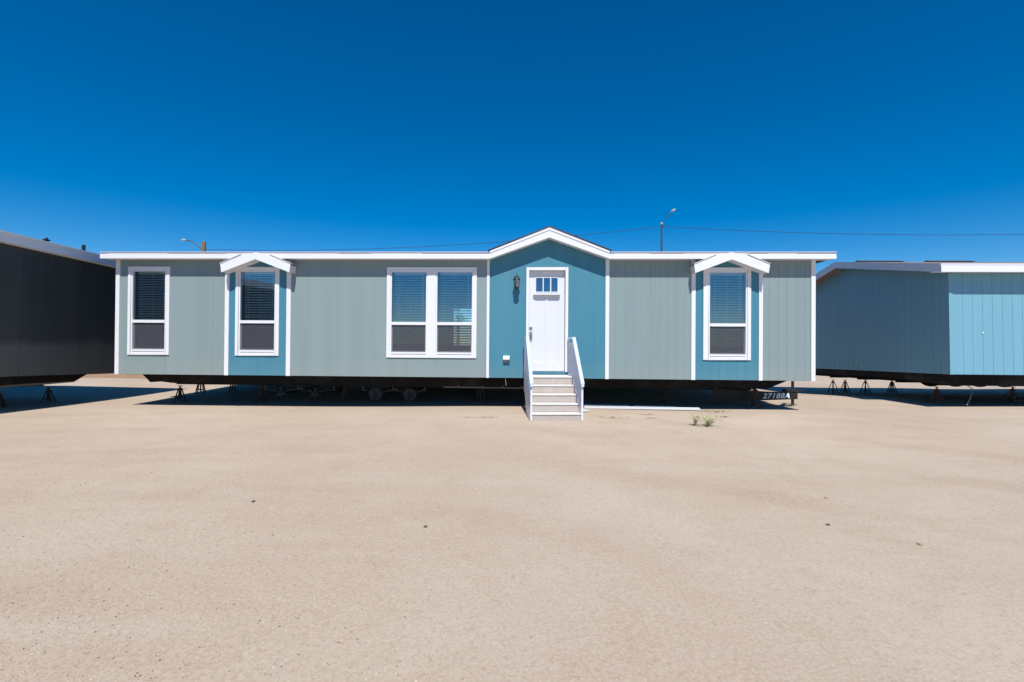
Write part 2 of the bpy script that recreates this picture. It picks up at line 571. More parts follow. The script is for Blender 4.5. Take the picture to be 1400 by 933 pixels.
# ---------------------------------------------------------------- windows
def window(parent, label, cx0, cx1, cz0, cz1, units, drop=0.0):
    """casing outline, and a list of glass units (x0, x1); single hung: fixed top pane, screened bottom pane"""
    zt, zm1, zm0, zb = cz1 - 0.098, cz0 + 0.735, cz0 + 0.655, cz0 + 0.125
    c = MB()
    ux0, ux1 = units[0][0] - 0.03, units[-1][1] + 0.03
    c.box(cx0, ux0, -0.024, 0.03, cz0, cz1)
    c.box(ux1, cx1, -0.024, 0.03, cz0, cz1)
    c.box(ux0, ux1, -0.024, 0.03, zt + 0.03, cz1)
    c.box(ux0, ux1, -0.024, 0.03, cz0, cz0 + 0.048)
    for a, b in zip(units, units[1:]):
        c.box(a[1] + 0.03, b[0] - 0.03, -0.0235, 0.03, cz0 + 0.048, zt + 0.03)
    wn = c.build("window", M_white, parent, bevel=0.003)
    wn["label"] = label
    for (a, b) in units:
        f = MB()
        f.box(a - 0.03, a, -0.012, 0.07, cz0 + 0.048, zt + 0.03)
        f.box(b, b + 0.03, -0.012, 0.07, cz0 + 0.048, zt + 0.03)
        f.box(a, b, -0.012, 0.07, zt, zt + 0.03)
        f.box(a, b, -0.016, 0.07, zm0 + 0.012, zm1 - 0.008)          # meeting rail
        f.box(a, b, -0.004, 0.07, cz0 + 0.048, cz0 + 0.075)          # sill track
        f.box(a, b, -0.018, 0.07, cz0 + 0.075, zb - 0.012)
        # lower sash, set back
        f.box(a, a + 0.022, 0.022, 0.05, zb - 0.012, zm0 + 0.012)
        f.box(b - 0.022, b, 0.022, 0.05, zb - 0.012, zm0 + 0.012)
        f.box(a + 0.022, b - 0.022, 0.022, 0.05, zb - 0.012, zb + 0.012)
        f.build("window_frame", M_vinyl, wn, bevel=0.002)
        g = MB(); g.box(a, b, 0.014, 0.018, zm1 - 0.008, zt); g.build("pane", M_glass, wn)
        g = MB(); g.box(a + 0.022, b - 0.022, 0.034, 0.038, zb + 0.012, zm0 + 0.012); g.build("pane", M_glass, wn)
        s = MB(); s.poly([(a + 0.002, 0.012, zb - 0.01), (b - 0.002, 0.012, zb - 0.01), (b - 0.002, 0.012, zm0 + 0.01), (a + 0.002, 0.012, zm0 + 0.01)])
        s.build("insect_screen", M_screen, wn)
        bl = MB()
        z = zt + 0.005
        ba, bb = a + 0.012 + drop * 0.02, b - 0.006
        bl.box(ba, bb, 0.085, 0.115, zt - 0.03, zt + 0.03)
        z = zt - 0.05
        jit = random.uniform(0.47, 0.53)
        while z > cz0 + 0.10:
            tl = math.sin(jit) * 0.024; dy = math.cos(jit) * 0.024
            zz = z + random.uniform(-0.0015, 0.0015)
            i = len(bl.v)
            bl.v += [(ba, 0.10 - dy, zz - tl), (bb, 0.10 - dy, zz - tl), (bb, 0.10 + dy, zz + tl), (ba, 0.10 + dy, zz + tl),
                     (ba, 0.10 - dy, zz - tl + 0.003), (bb, 0.10 - dy, zz - tl + 0.003), (bb, 0.10 + dy, zz + tl + 0.003), (ba, 0.10 + dy, zz + tl + 0.003)]
            for q in ((0, 3, 2, 1), (4, 5, 6, 7), (0, 1, 5, 4), (1, 2, 6, 5), (2, 3, 7, 6), (3, 0, 4, 7)):
                bl.f.append(tuple(i + k for k in q)); bl.mi.append(0)
            z -= 0.052
        for t in (0.14, 0.5, 0.86):
            x = ba + (bb - ba) * t
            bl.box(x - 0.002, x + 0.002, 0.078, 0.081, cz0 + 0.1, zt - 0.02)
        x = ba + (bb - ba) * 0.9
        bl.box(x - 0.004, x + 0.004, 0.072, 0.077, zm1 + 0.2, zt - 0.02)
        bl.build("window_blind", M_slat, wn)
    return wn


# ---------------------------------------------------------------- the grey-green home
home = thing("manufactured_home", "long sage green manufactured home with teal entry gable and white trim, raised on jack stands", "manufactured home", (-1.5, 0, 0))
OX = 1.5                                          # world x -> local x


class LMB(MB):                                    # builder in world coordinates, stored relative to the home
    def build(s, name, mat, parent=None, **k):
        if parent is home or k.pop("shift", False):
            s.v = [(v[0] + OX, v[1], v[2]) for v in s.v]
        return MB.build(s, name, mat, parent, **k)


ZB, ZF = 0.664, 3.05
XL, XR = -8.66, 5.61
WIN = [("tall white window at the left end of the wall", -8.395, -7.503, 1.07, 2.905, [(-8.30, -7.605)]),
       ("tall white window in the left teal bay", -6.10, -5.18, 1.07, 2.898, [(-6.005, -5.28)]),
       ("wide double window with a white post between its two halves", -2.94, -1.097, 1.055, 2.897, [(-2.84, -2.135), (-1.903, -1.197)]),
       ("tall white window in the right teal bay", 3.43, 4.362, 1.06, 2.898, [(3.56, 4.262)])]
OPN = [(u[0] - 0.03, u[1] + 0.03, wd[3] + 0.05, wd[4] - 0.07) for wd in WIN for u in wd[5]]
DOOR = (-0.04, 0.692, 0.80, 2.842)
OPN.append(DOOR)


def gable_top(s):
    return 3.05 + (1 - abs(s - 0.355) / 1.18) * 0.425


secs = [(-8.62, -6.28, 'g', 1.02, 0), (-6.28, -4.98, 'b', 0.66, 0), (-4.98, -0.865, 'g', 1.02, 0), (-0.865, 1.53, 'b', 0.43, 0),
        (1.53, 3.236, 'g', 0.172, 0), (3.236, 4.555, 'b', 0.172, 0), (4.555, 5.57, 'g', 0.172, 0)]
for a, b, k, pitch, seam in secs:
    mb = LMB()
    top = gable_top if (a < 0 < b and k == 'b' and b < 2) else 3.06
    siding(mb, a, b, ZB, top, front, [o for o in OPN if a < o[0] < b], pitch, 0.0045 if pitch < 0.2 else 0.003, 0.004, seam,
           (0.355,) if callable(top) else ())
    o = mb.build("wall", M_sage if k == 'g' else M_blue, home)
    if k == 'b':
        o["label"] = "teal accent wall panel"
# the other three walls, the floor, the ceiling: the home is a closed shell
m = LMB()
m.box(XL, XL + 0.1, 0.02, 8.0, ZB, 3.06)
m.box(XR - 0.1, XR, 0.02, 8.0, ZB, 3.06)
RW = (-2.89, -2.0, 1.25, 2.70)
m.box(XL, RW[0], 7.9, 8.0, ZB + 0.001, 3.059)
m.box(RW[1], XR, 7.9, 8.0, ZB + 0.001, 3.059)
m.box(RW[0], RW[1], 7.9, 8.0, ZB + 0.001, RW[2])
m.box(RW[0], RW[1], 7.9, 8.0, RW[3], 3.059)
m.build("wall", M_sage, home)
m = LMB()
m.box(XL + 0.11, XR - 0.11, 0.115, 7.88, ZB + 0.004, 0.78)
m.box(XL + 0.11, XR - 0.11, 0.14, 7.88, 3.0, 3.04)
m.build("floor", M_inside, home)
m = LMB()
for x in (-6.9, -3.6, -0.6, 2.2):
    m.box(x, x + 0.1, 0.2, 7.86, 0.781, 2.998)
m.box(XL + 0.2, -2.45, 3.6, 3.7, 0.782, 2.997)
m.box(-1.35, XR - 0.2, 3.6, 3.7, 0.782, 2.997)
m.build("inner_wall", M_inside, home)
m = LMB()
for x0_, x1_, z0_, z1_ in ((RW[0], RW[0] + 0.05, RW[2], RW[3]), (RW[1] - 0.05, RW[1], RW[2], RW[3]), (RW[0] + 0.05, RW[1] - 0.05, RW[2], RW[2] + 0.05), (RW[0] + 0.05, RW[1] - 0.05, RW[3] - 0.05, RW[3])):
    m.box(x0_, x1_, 7.88, 8.02, z0_, z1_)
rw = m.build("rear_window", M_vinyl, home)
m = LMB(); m.box(RW[0] + 0.05, RW[1] - 0.05, 7.94, 7.945, RW[2] + 0.05, RW[3] - 0.05)
m.build("pane", M_clear, rw, shift=True)

for wd in WIN:
    # children of the window sit in the home's frame, so shift the numbers first
    window(home, wd[0], wd[1] + OX, wd[2] + OX, wd[3], wd[4], [(a + OX, b + OX) for a, b in wd[5]], drop=1.0)

for a, b in ((-8.66, -8.575), (-6.323, -6.236), (-5.025, -4.935), (-0.893, -0.838), (1.495, 1.57), (3.197, 3.277), (4.517, 4.593), (5.53, 5.612)):
    m = LMB()
    m.box(a, b, -0.022, 0.012, ZB - 0.004, 3.055)
    if a < -8:
        m.box(a - 0.003, a + 0.02, 0.012, 0.10, ZB - 0.004, 3.055)
    if b > 5.6:
        m.box(b - 0.02, b + 0.003, 0.012, 0.10, ZB - 0.004, 3.055)
    m.build("trim_board", M_white, home, bevel=0.002)

# roof: three pieces of the long gable, cut open in front of the entry gable
PIT = 0.19
ZE = 3.158
YR = 4.05


def roofprof(y0):
    return [(y0, 3.052), (y0, ZE + PIT * (y0 + 0.175)), (YR, ZE + PIT * (YR + 0.175)), (2 * YR + 0.175, ZE), (2 * YR + 0.175, 3.052)]


m = LMB()
GX0, GX1, GXC = -0.818, 1.535, 0.357
m.prism(roofprof(-0.21), -8.80, GX0, 'x')
m.prism(roofprof(-0.21), GX1, 5.872, 'x')
m.prism(roofprof(0.20), GX0, GX1, 'x')
roof = m.build("roof", M_shingle, home)
m = LMB()
ch = [(GX0, 3.06), (GXC, 3.475), (GX1, 3.06), (GX1, 3.19), (GXC, 3.655), (GX0, 3.19)]
m.prism(ch, -0.209, 2.7, 'y')
# shingle edge lying on the gable boards
m.prism([(GX0 - 0.03, 3.192), (GXC, 3.664), (GX1 + 0.03, 3.192), (GX1 + 0.03, 3.205), (GXC, 3.680), (GX0 - 0.03, 3.205)], -0.27, 2.7, 'y')
m.build("roof_gable", M_shingle, home)
m = LMB()
m.box(-8.79, GX0, -0.208, -0.001, 3.044, 3.051)
m.box(GX1, 5.86, -0.208, -0.001, 3.044, 3.051)
m.prism([(GX0, 3.05), (GXC, 3.467), (GX1, 3.05), (GX1, 3.057), (GXC, 3.474), (GX0, 3.057)], -0.208, -0.001, 'y')
m.build("soffit", M_white, home)
for a, b in ((-8.805, GX0 + 0.002), (GX1 - 0.002, 5.877)):
    nb = max(1, round((b - a) / 3.66))
    for k in range(nb):
        m = LMB()
        dz = random.uniform(-0.0015, 0.0015)
        m.box(a + (b - a) * k / nb + (0.002 if k else 0), a + (b - a) * (k + 1) / nb, -0.24 + random.uniform(-0.0015, 0.0015), -0.211, 3.034 + dz, 3.128 + dz)
        m.build("fascia", M_white, home, bevel=0.002)
    m = LMB()
    m.prism([(-0.225, 3.1305), (-0.225, 3.160), (-0.245, 3.160), (-0.245, 3.172), (-0.205, 3.172), (-0.205, 3.1305)], a - 0.004, b + 0.004, 'x')
    m.build("drip_edge", M_drip, home)
    L = (b - a)
    for t0, t1 in ((0.02, 0.18), (0.33, 0.62), (0.7, 0.83)):       # short lengths of metal lapped over the edge
        m = LMB()
        m.box(a + L * t0, a + L * t1, -0.231, -0.226, 3.133, 3.158)
        m.build("edge_flashing", M_white, home)
for s in (-1, 1):                                  # the two sloping boards of the entry gable
    x0 = GX0 if s < 0 else GX1
    m = LMB()
    m.prism([(x0, 3.035), (GXC, 3.455), (GXC, 3.60), (x0, 3.145)], -0.243, -0.2095, 'y')
    m.build("fascia", M_white, home)
    m = LMB()
    m.prism([(x0, 3.145), (GXC, 3.60), (GXC, 3.662), (x0, 3.19)], -0.255, -0.2095, 'y')
    m.build("drip_edge", M_white, home)
# end boards of the long roof
for x in (-8.81, 5.872):
    for y0, y1 in ((-0.205, YR), (2 * YR + 0.17, YR)):
        m = LMB()
        m.prism([(y0, 3.05), (y0, ZE + 0.008), (y1, ZE + PIT * 4.22 + 0.012), (y1, ZE + PIT * 4.22 - 0.11)], x, x + 0.006 if x < 0 else x + 0.012, 'x')
        m.build("fascia", M_white, home)

# eyebrow gables over the two bays
for xc in (-5.545, 3.885):
    h_ = 0.70
    m = LMB()
    m.prism([(xc - h_, 2.752), (xc - h_ - 0.022, 2.925), (xc - 0.24, 3.125), (xc + 0.24, 3.125), (xc + h_ + 0.022, 2.925), (xc + h_, 2.752), (xc, 3.018)], -0.268, -0.242, 'y')
    eb = m.build("eyebrow_gable", M_white, home)
    for s in (-1, 1):
        m = LMB()
        m.prism([(xc + s * h_ * 0.985, 2.762), (xc + s * (h_ + 0.012), 2.905), (xc, 3.165), (xc, 3.026)], -0.2415, -0.001, 'y')
        m.build("soffit", M_white, eb, shift=True)
        m = LMB()
        m.prism([(xc + s * (h_ + 0.026), 2.926), (xc + s * (h_ + 0.026), 2.94), (xc + s * 0.30, 3.124), (xc + s * 0.30, 3.108)], -0.28, -0.001, 'y')
        m.build("drip_edge", M_drip, eb, shift=True)

# door
m = LMB()
m.box(-0.093, -0.04, -0.026, 0.03, 0.792, 2.90)
m.box(0.692, 0.75, -0.026, 0.03, 0.792, 2.90)
m.box(-0.04, 0.692, -0.026, 0.03, 2.842, 2.90)
m.box(-0.045, -0.0405, 0.03, 0.14, 0.80, 2.845)
m.box(0.6925, 0.697, 0.03, 0.14, 0.80, 2.845)
m.box(-0.04, 0.692, 0.03, 0.14, 2.8425, 2.847)
m.build("door_frame", M_white, home, bevel=0.002)
yd = 0.075
m = LMB()
siding_holes = [(0.103, 0.238, 2.417, 2.700), (0.259, 0.389, 2.417, 2.700), (0.412, 0.54, 2.417, 2.700)]
xs = sorted({-0.036, 0.688, 0.085, 0.295, 0.345, 0.56} | {x for h in siding_holes for x in h[:2]})
for p, q in zip(xs, xs[1:]):
    mid = (p + q) / 2
    hole = [h for h in siding_holes if h[0] < mid < h[1]]
    segs = [(0.806, 0.985, 0), (0.985, 2.30, 1), (2.30, 2.417, 0), (2.417, 2.70, 2), (2.70, 2.838, 0)]
    for a, b, kk in segs:
        if kk == 2 and hole:
            continue
        rec = 0.014 if (kk == 1 and (0.085 < mid < 0.295 or 0.345 < mid < 0.56)) else 0.0
        m.box(p, q, yd + rec, yd + 0.044, a, b)
door = m.build("door", M_door, home)
m = LMB()
for h in siding_holes:
    m.box(h[0], h[1], yd + 0.016, yd + 0.022, h[2], h[3])
m.build("door_lite", M_lite, door, shift=True)
m = LMB()
for x0_, x1_ in ((0.088, 0.103), (0.238, 0.259), (0.389, 0.412), (0.54, 0.555)):
    m.box(x0_, x1_, yd - 0.008, yd - 0.0005, 2.402, 2.715)
for h in siding_holes:
    m.box(h[0], h[1], yd - 0.008, yd - 0.0005, 2.700, 2.715)
    m.box(h[0], h[1], yd - 0.008, yd - 0.0005, 2.402, 2.417)
m.build("lite_frame", M_door, door, shift=True)
m = LMB()
m.box(0.048, 0.59, yd - 0.068, yd - 0.0005, 2.348, 2.385)
for x in (0.09, 0.235, 0.405, 0.53):
    m.box(x, x + 0.022, yd - 0.050, yd - 0.0005, 2.334, 2.3475)
m.build("dentil_shelf", M_door, door, shift=True)
m = LMB()
m.box(-0.03, 0.68, 0.02, 0.12, 0.781, 0.804)
m.build("threshold", M_nickel, home)
m = LMB()
m.lathe([(0.0, 0), (0.032, 0), (0.034, -0.008), (0.026, -0.018), (0.0, -0.02)], (0.004, yd, 1.672), 18, 'y')
m.box(-0.001, 0.009, yd - 0.034, yd - 0.019, 1.655, 1.69)
m.build("deadbolt", M_nickel, door, shift=True)
m = LMB()
m.box(-0.022, 0.032, yd - 0.012, yd, 1.43, 1.60)
m.lathe([(0.0, 0), (0.012, 0), (0.013, -0.03), (0.028, -0.036), (0.030, -0.052), (0.022, -0.06), (0.0, -0.062)], (0.005, yd - 0.012, 1.55), 18, 'y')
m.tube([(0.005, yd - 0.012, 1.52), (0.005, yd - 0.05, 1.50), (0.005, yd - 0.052, 1.46), (0.005, yd - 0.012, 1.435)], 0.008)
m.build("door_handle", M_nickel, door, shift=True)

# coach lantern
LX, LY, LZ = -0.285, -0.165, 2.475
m = LMB()
m.box(LX - 0.035, LX + 0.035, -0.016, 0.001, 2.50, 2.68)
m.tube([(LX, -0.012, 2.64), (LX, -0.09, 2.70), (LX, LY, 2.705), (LX, LY, 2.66)], 0.009)
m.lathe([(0.070, 0.155), (0.074, 0.162), (0.066, 0.178), (0.058, 0.20), (0.040, 0.222), (0.014, 0.234), (0.010, 0.25), (0.013, 0.258), (0.0, 0.268)], (LX, LY, LZ - 0.01), 20)
m.lathe([(0.0, -0.032), (0.012, -0.026), (0.016, -0.012), (0.050, -0.006), (0.056, 0.0), (0.056, 0.010), (0.0, 0.0105)], (LX, LY, LZ - 0.01), 20)
for k in range(6):
    th = math.pi * (k + 0.5) / 3
    m.beam((LX + 0.050 * math.cos(th), LY + 0.050 * math.sin(th), LZ - 0.003), (LX + 0.064 * math.cos(th), LY + 0.064 * math.sin(th), LZ + 0.148), 0.0055, 0.0055)
lan = m.build("wall_lantern", M_iron, home, smooth=False)
m = LMB()
m.lathe([(0.045, 0.002), (0.058, 0.142)], (LX, LY, LZ), 18)
m.build("lantern_glass", M_lanternglass, lan, shift=True)
m = LMB()
m.tube([(LX, LY, LZ + 0.002), (LX, LY, LZ + 0.075)], 0.014)
m.build("bulb_holder", M_vinyl, lan, shift=True)

# weatherproof socket with a half open hood
m = LMB()
m.box(-0.545, -0.425, -0.040, 0.0, 1.03, 1.085)
m.prism([(-0.001, 1.086), (-0.001, 1.112), (-0.03, 1.112), (-0.088, 1.065), (-0.088, 1.03), (-0.05, 1.03), (-0.046, 1.086)], -0.55, -0.42, 'x')
oc = m.build("outlet_cover", M_vinyl, home, bevel=0.004)
m = LMB(); m.box(-0.535, -0.435, -0.042, 0.0, 0.975, 1.0295)
m.build("socket", M_grey_pipe, oc, shift=True)

# belly, chassis rails, axles
m = LMB()
nx = 60
prof_t, prof_b = [], []
for i in range(nx + 1):
    x = -8.52 + (5.42 + 8.52) * i / nx
    dz = 0.012 * math.sin(i * 1.7) + random.uniform(-0.012, 0.012)
    prof_t.append((x, ZB - 0.004))
    xb = -8.33 + (4.95 + 8.33) * i / nx
    prof_b.append((xb, 0.452 + dz))
for j, (y0, y1) in enumerate(((0.50, 7.6),)):
    for i in range(nx):
        a, b, c, d = prof_t[i], prof_t[i + 1], prof_b[i + 1], prof_b[i]
        e0, e1 = 0.02 * math.sin(i * 0.9), 0.02 * math.sin((i + 1) * 0.9)
        m.poly([(a[0], y0, a[1]), (b[0], y0, b[1]), (c[0], y0 + 0.03 + e1, c[1]), (d[0], y0 + 0.03 + e0, d[1])])
        m.poly([(d[0], y0 + 0.03 + e0, d[1]), (c[0], y0 + 0.03 + e1, c[1]), (c[0], y1, c[1]), (d[0], y1, d[1])])
        m.poly([(a[0], y1, a[1]), (b[0], y1, b[1]), (c[0], y1, c[1]), (d[0], y1, d[1])])
    m.poly([(prof_t[0][0], y0, ZB - 0.004), (prof_b[0][0], y0 + 0.03, prof_b[0][1]), (prof_b[0][0], y1, prof_b[0][1]), (prof_t[0][0], y1, ZB - 0.004)])
    m.poly([(prof_t[-1][0], y0, ZB - 0.004), (prof_b[-1][0], y0 + 0.03, prof_b[-1][1]), (prof_b[-1][0], y1, prof_b[-1][1]), (prof_t[-1][0], y1, ZB - 0.004)])
m.poly([(XL, 0.0, ZB - 0.003), (XR, 0.0, ZB - 0.003), (XR, 8.0, ZB - 0.003), (XL, 8.0, ZB - 0.003)])
m.build("underbelly", M_belly, home)
for y in (1.15, 3.1, 5.0, 7.0):
    m = LMB()
    m.box(-8.2, 4.9, y - 0.05, y + 0.05, 0.445, 0.455)
    m.box(-8.2, 4.9, y - 0.006, y + 0.006, 0.375, 0.446)
    m.box(-8.2, 4.9, y - 0.05, y + 0.05, 0.366, 0.376)
    m.build("chassis_rail", M_steel, home)


def star_hub(parent, x, y, z, drum):
    m = LMB()
    if drum:
        m.lathe([(0.0, -0.02), (0.045, -0.02), (0.05, 0.0), (0.135, 0.004), (0.15, 0.015), (0.15, 0.085), (0.0, 0.086)], (x, y, z), 24, 'y')
        rr, ww = 0.115, 0.045
    else:
        m.lathe([(0.0, 0.0), (0.06, 0.0), (0.075, 0.02), (0.075, 0.09), (0.0, 0.091)], (x, y, z), 20, 'y')
        rr, ww = 0.155, 0.04
    a0 = random.uniform(0, 1.2)
    for k in range(5):
        th = a0 + k * 2 * math.pi / 5
        d = (math.cos(th), math.sin(th))
        m.beam((x + d[0] * 0.02, y - 0.022, z + d[1] * 0.02), (x + d[0] * rr, y - 0.018, z + d[1] * rr), ww, 0.02)
    m.lathe([(0.0, -0.075), (0.018, -0.07), (0.022, -0.05), (0.022, -0.015), (0.0, -0.0145)], (x, y, z), 12, 'y')
    o = m.build("wheel_hub", M_hub, parent)
    m = LMB()
    m.tube([(x, y + 0.095, z), (x, y + 2.0, z)], 0.03)
    m.build("axle", M_steel, o, shift=True)
    return o


for x, drum in ((-5.67, False), (-4.88, False), (-3.49, True), (-2.71, True)):
    star_hub(home, x, 1.0, 0.19, drum)
for xa, xb, xm in ((-6.05, -4.45, -5.27), (-3.78, -2.38, -3.10)):
    m = LMB()
    for x in (xa, xm, xb):
        m.box(x - 0.022, x + 0.022, 1.04, 1.08, 0.27, 0.366)
    for p, q in ((xa, (xa + xm) / 2), ((xa + xm) / 2, xm), (xm, (xm + xb) / 2), ((xm + xb) / 2, xb)):
        low = 0.225
        zp = 0.29 if p in (xa, xm, xb) else low
        zq = 0.29 if q in (xa, xm, xb) else low
        m.beam((p, 1.06, zp), (q, 1.06, zq), 0.045, 0.018)
    m.beam((xm - 0.12, 1.05, 0.27), (xm + 0.12, 1.05, 0.32), 0.04, 0.03)
    m.build("leaf_spring", M_hub, home)
m = LMB()
m.tube([(-1.92, 0.92, 0.385), (-0.05, 0.92, 0.378)], 0.017)
for x in (-1.6, -1.05, -0.6, -0.2):
    m.box(x - 0.01, x + 0.01, 0.90, 0.94, 0.37, 0.45)
m.build("drain_pipe", M_grey_pipe, home)
m = LMB()
m.tube([(-0.50, 0.03, 0.66), (-0.505, 0.03, 0.60), (-0.49, 0.035, 0.55), (-0.497, 0.035, 0.50)], 0.006, 6)
m.build("cable_end", M_grey_pipe, home)

# numbered hitch beam at the right end, its jack leg behind it
hb = LMB()
hb.prism([(4.02, 0.11), (5.82, 0.195), (5.82, 0.335), (5.3, 0.345), (4.02, 0.41)], 0.995, 1.03, 'y')
hb.box(4.02, 5.80, 1.03, 1.08, 0.335, 0.345)
hb.box(5.55, 5.92, 0.98, 1.12, 0.352, 0.40)
hb.beam((4.2, 1.06, 0.38), (4.2, 1.06, 0.455), 0.05, 0.05)
hb.beam((5.0, 1.06, 0.33), (4.85, 1.06, 0.455), 0.05, 0.05)
hitch = hb.build("hitch_beam", M_steel, home)
m = LMB()
m.tube([(5.98, 1.5, 0.02), (5.98, 1.5, 0.55)], 0.032)
m.box(5.90, 6.06, 1.42, 1.58, 0.005, 0.02)
m.beam((5.7, 1.12, 0.375), (5.98, 1.5, 0.375), 0.07, 0.05)
m.build("tongue_jack", M_steel, home)
cu = bpy.data.curves.new("number", 'FONT')
cu.body = "27188A"
cu.size = 0.155
cu.shear = 0.28
cu.space_character = 1.12
cu.offset = 0.004
cu.extrude = 0.001
to = bpy.data.objects.new("number_tmp", cu)
col.objects.link(to)
bpy.context.view_layer.update()
dg = bpy.context.evaluated_depsgraph_get()
me = bpy.data.meshes.new_from_object(to.evaluated_get(dg))
bpy.data.objects.remove(to)
me.materials.clear(); me.materials.append(M_letter)
xs_ = [v.co.x for v in me.vertices]
sx = 0.58 / (max(xs_) - min(xs_)); mn = min(xs_)
for v in me.vertices:
    x, y, z = (v.co.x - mn) * sx, v.co.y, v.co.z
    v.co = (5.07 + x + OX, 0.9915 - z, 0.205 + y + 0.02 * x)
num = bpy.data.objects.new("painted_number", me)
col.objects.link(num)
num.parent = hitch

# ---------------------------------------------------------------- entry stairs
st = thing("entry_stairs", "pale five step entry stairs with white picket handrails, up to the white door", "stairs", (0.325, -0.06, 0), (0, 0, R(5.6)))
hw = 0.44
rise = 0.1472
nose = [-1.35, -1.145, -0.945, -0.745, -0.545]
for i, y in enumerate(nose):
    yb = nose[i + 1] + 0.03 if i < 4 else -0.03
    wv = hw - 0.012
    m = MB()
    m.box(-wv, wv, y + 0.015, y + 0.035, rise * i + (0.006 if i else 0.0), rise * (i + 1) - 0.022)
    s_ = m.build("step", M_conc, st)
    m = MB()
    m.box(-wv, wv, y, yb, rise * (i + 1) - 0.0215, rise * (i + 1))
    m.build("tread", M_tread, s_, bevel=0.004)
for s in (-1, 1):
    x0_, x1_ = (-hw - 0.012, -hw + 0.01) if s < 0 else (hw - 0.01, hw + 0.012)
    m = MB()                                    # stringer
    m.prism([(-1.36, 0.0), (-1.36, 0.20), (-0.55, 0.79), (-0.03, 0.79), (-0.03, 0.50), (-0.60, 0.0)], x0_, x1_, 'x')
    m.build("stringer", M_picket, st)
    xm = (x0_ + x1_) / 2
    m = MB()                                    # cap, post and lower rail
    top = [(-1.40, 0.66), (-0.56, 1.47), (-0.04, 1.47)]
    for (ya, za), (yb_, zb_) in zip(top, top[1:]):
        m.beam((xm, ya, za), (xm, yb_, zb_), 0.062, 0.036)
    m.box(xm - 0.026, xm + 0.026, -1.412, -1.375, 0.615, 0.66)
    rail = m.build("handrail", M_rail, st, bevel=0.004)
    m = MB()
    low = [(-1.36, 0.585), (-0.55, 1.365), (-0.04, 1.365)]
    for (ya, za), (yb_, zb_) in zip(low, low[1:]):
        m.beam((xm, ya, za), (xm, yb_, zb_), 0.026, 0.026)
    for y in (-1.355, -0.55, -0.05):
        zt_ = 0.69 if y < -1.3 else 1.46
        m.box(xm - 0.0165, xm + 0.0165, y - 0.0165, y + 0.0165, 0.03 if y < -1.3 else 0.4, zt_)
    n = 11
    for k in range(n):
        y = -1.25 + k * (1.20 / n)
        zt_ = 0.585 + min(1.0, (y + 1.36) / 0.81) * 0.78
        zb_ = 0.10 + min(1.0, (y + 1.36) / 0.81) * 0.64
        m.box(xm - 0.008, xm + 0.008, y - 0.008, y + 0.008, zb_, zt_)
    m.build("picket_panel", M_picket, rail)
    for i, y in enumerate(nose[:-1]):            # saw-tooth brackets under the treads
        m = MB()
        m.box(xm + (-0.02 if s < 0 else 0.0125), xm + (-0.0125 if s < 0 else 0.02), y + 0.01, y + 0.17, rise * (i + 1) - 0.05, rise * (i + 1) + 0.015)
        m.build("tread_bracket", M_picket, st)


# ---------------------------------------------------------------- charcoal home on the left
TILT = 1.7
lh = thing("manufactured_home", "dark charcoal manufactured home at the left edge, seen along its shaded long wall", "manufactured home", (-9.78, 1.22, 0), (R(-TILT), 0, 0))
m = MB()
LEN = 12.5
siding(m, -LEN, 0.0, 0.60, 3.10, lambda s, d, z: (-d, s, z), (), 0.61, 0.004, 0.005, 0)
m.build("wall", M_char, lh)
m = MB()
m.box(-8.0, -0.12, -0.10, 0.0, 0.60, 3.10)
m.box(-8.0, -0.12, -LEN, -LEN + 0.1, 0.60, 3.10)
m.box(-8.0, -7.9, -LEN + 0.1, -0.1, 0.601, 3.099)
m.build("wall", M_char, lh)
m = MB()
m.prism([(0.145, 3.075), (0.145, 3.255), (-4.0, 3.255 + 0.19 * 4.145), (-8.145, 3.255), (-8.145, 3.075)], -LEN - 0.1, 0.10, 'x') if False else None
prof = [(0.145, 3.08), (0.145, 3.25), (-4.0, 3.25 + 0.19 * 4.145), (-8.145, 3.25), (-8.145, 3.08)]
m.prism(prof, -LEN - 0.1, 0.10, 'y')
lr = m.build("roof", M_shingle, lh)
m = MB()
m.box(0.146, 0.17, -LEN - 0.1, 0.12, 3.065, 3.245)
m.box(0.146, 0.182, -LEN - 0.1, 0.12, 3.2455, 3.262)
m.build("fascia", M_white, lh)
m = MB()
m.box(0.0, 0.144, -LEN - 0.1, 0.11, 3.07, 3.078)
m.build("soffit", M_white, lh)
m = MB()
zr = 3.25 + 0.19 * 1.0
m.lathe([(0.035, -0.05), (0.03, 0.05), (0.062, 0.06), (0.065, 0.075), (0.03, 0.085), (0.022, 0.12), (0.0, 0.125)], (-0.75, -1.0, zr), 16)
m.build("roof_vent", M_steel, lr)
m = MB()
m.lathe([(0.10, -0.06), (0.07, 0.0), (0.045, 0.015), (0.0, 0.016)], (-0.75, -0.13, zr), 16)
m.cur = 1
m.lathe([(0.037, -0.02), (0.037, 0.165), (0.0, 0.166)], (-0.75, -0.13, zr), 16)
m.build("vent_pipe", [M_lamphead, M_iron], lr)
m = MB()
m.prism([(-LEN + 0.4, 0.598), (-0.30, 0.598), (-0.62, 0.43), (-LEN + 0.7, 0.43)], -7.6, -0.35, 'x')
m.box(-8.0, 0.0, -LEN, 0.0, 0.592, 0.5985)
m.build("underbelly", M_belly, lh)
for x in (-1.0, -3.0, -5.2, -7.2):
    m = MB()
    m.box(x - 0.006, x + 0.006, -LEN + 0.6, -0.7, 0.34, 0.43)
    m.box(x - 0.05, x + 0.05, -LEN + 0.6, -0.7, 0.335, 0.345)
    m.build("chassis_rail", M_steel, lh)
m = MB()
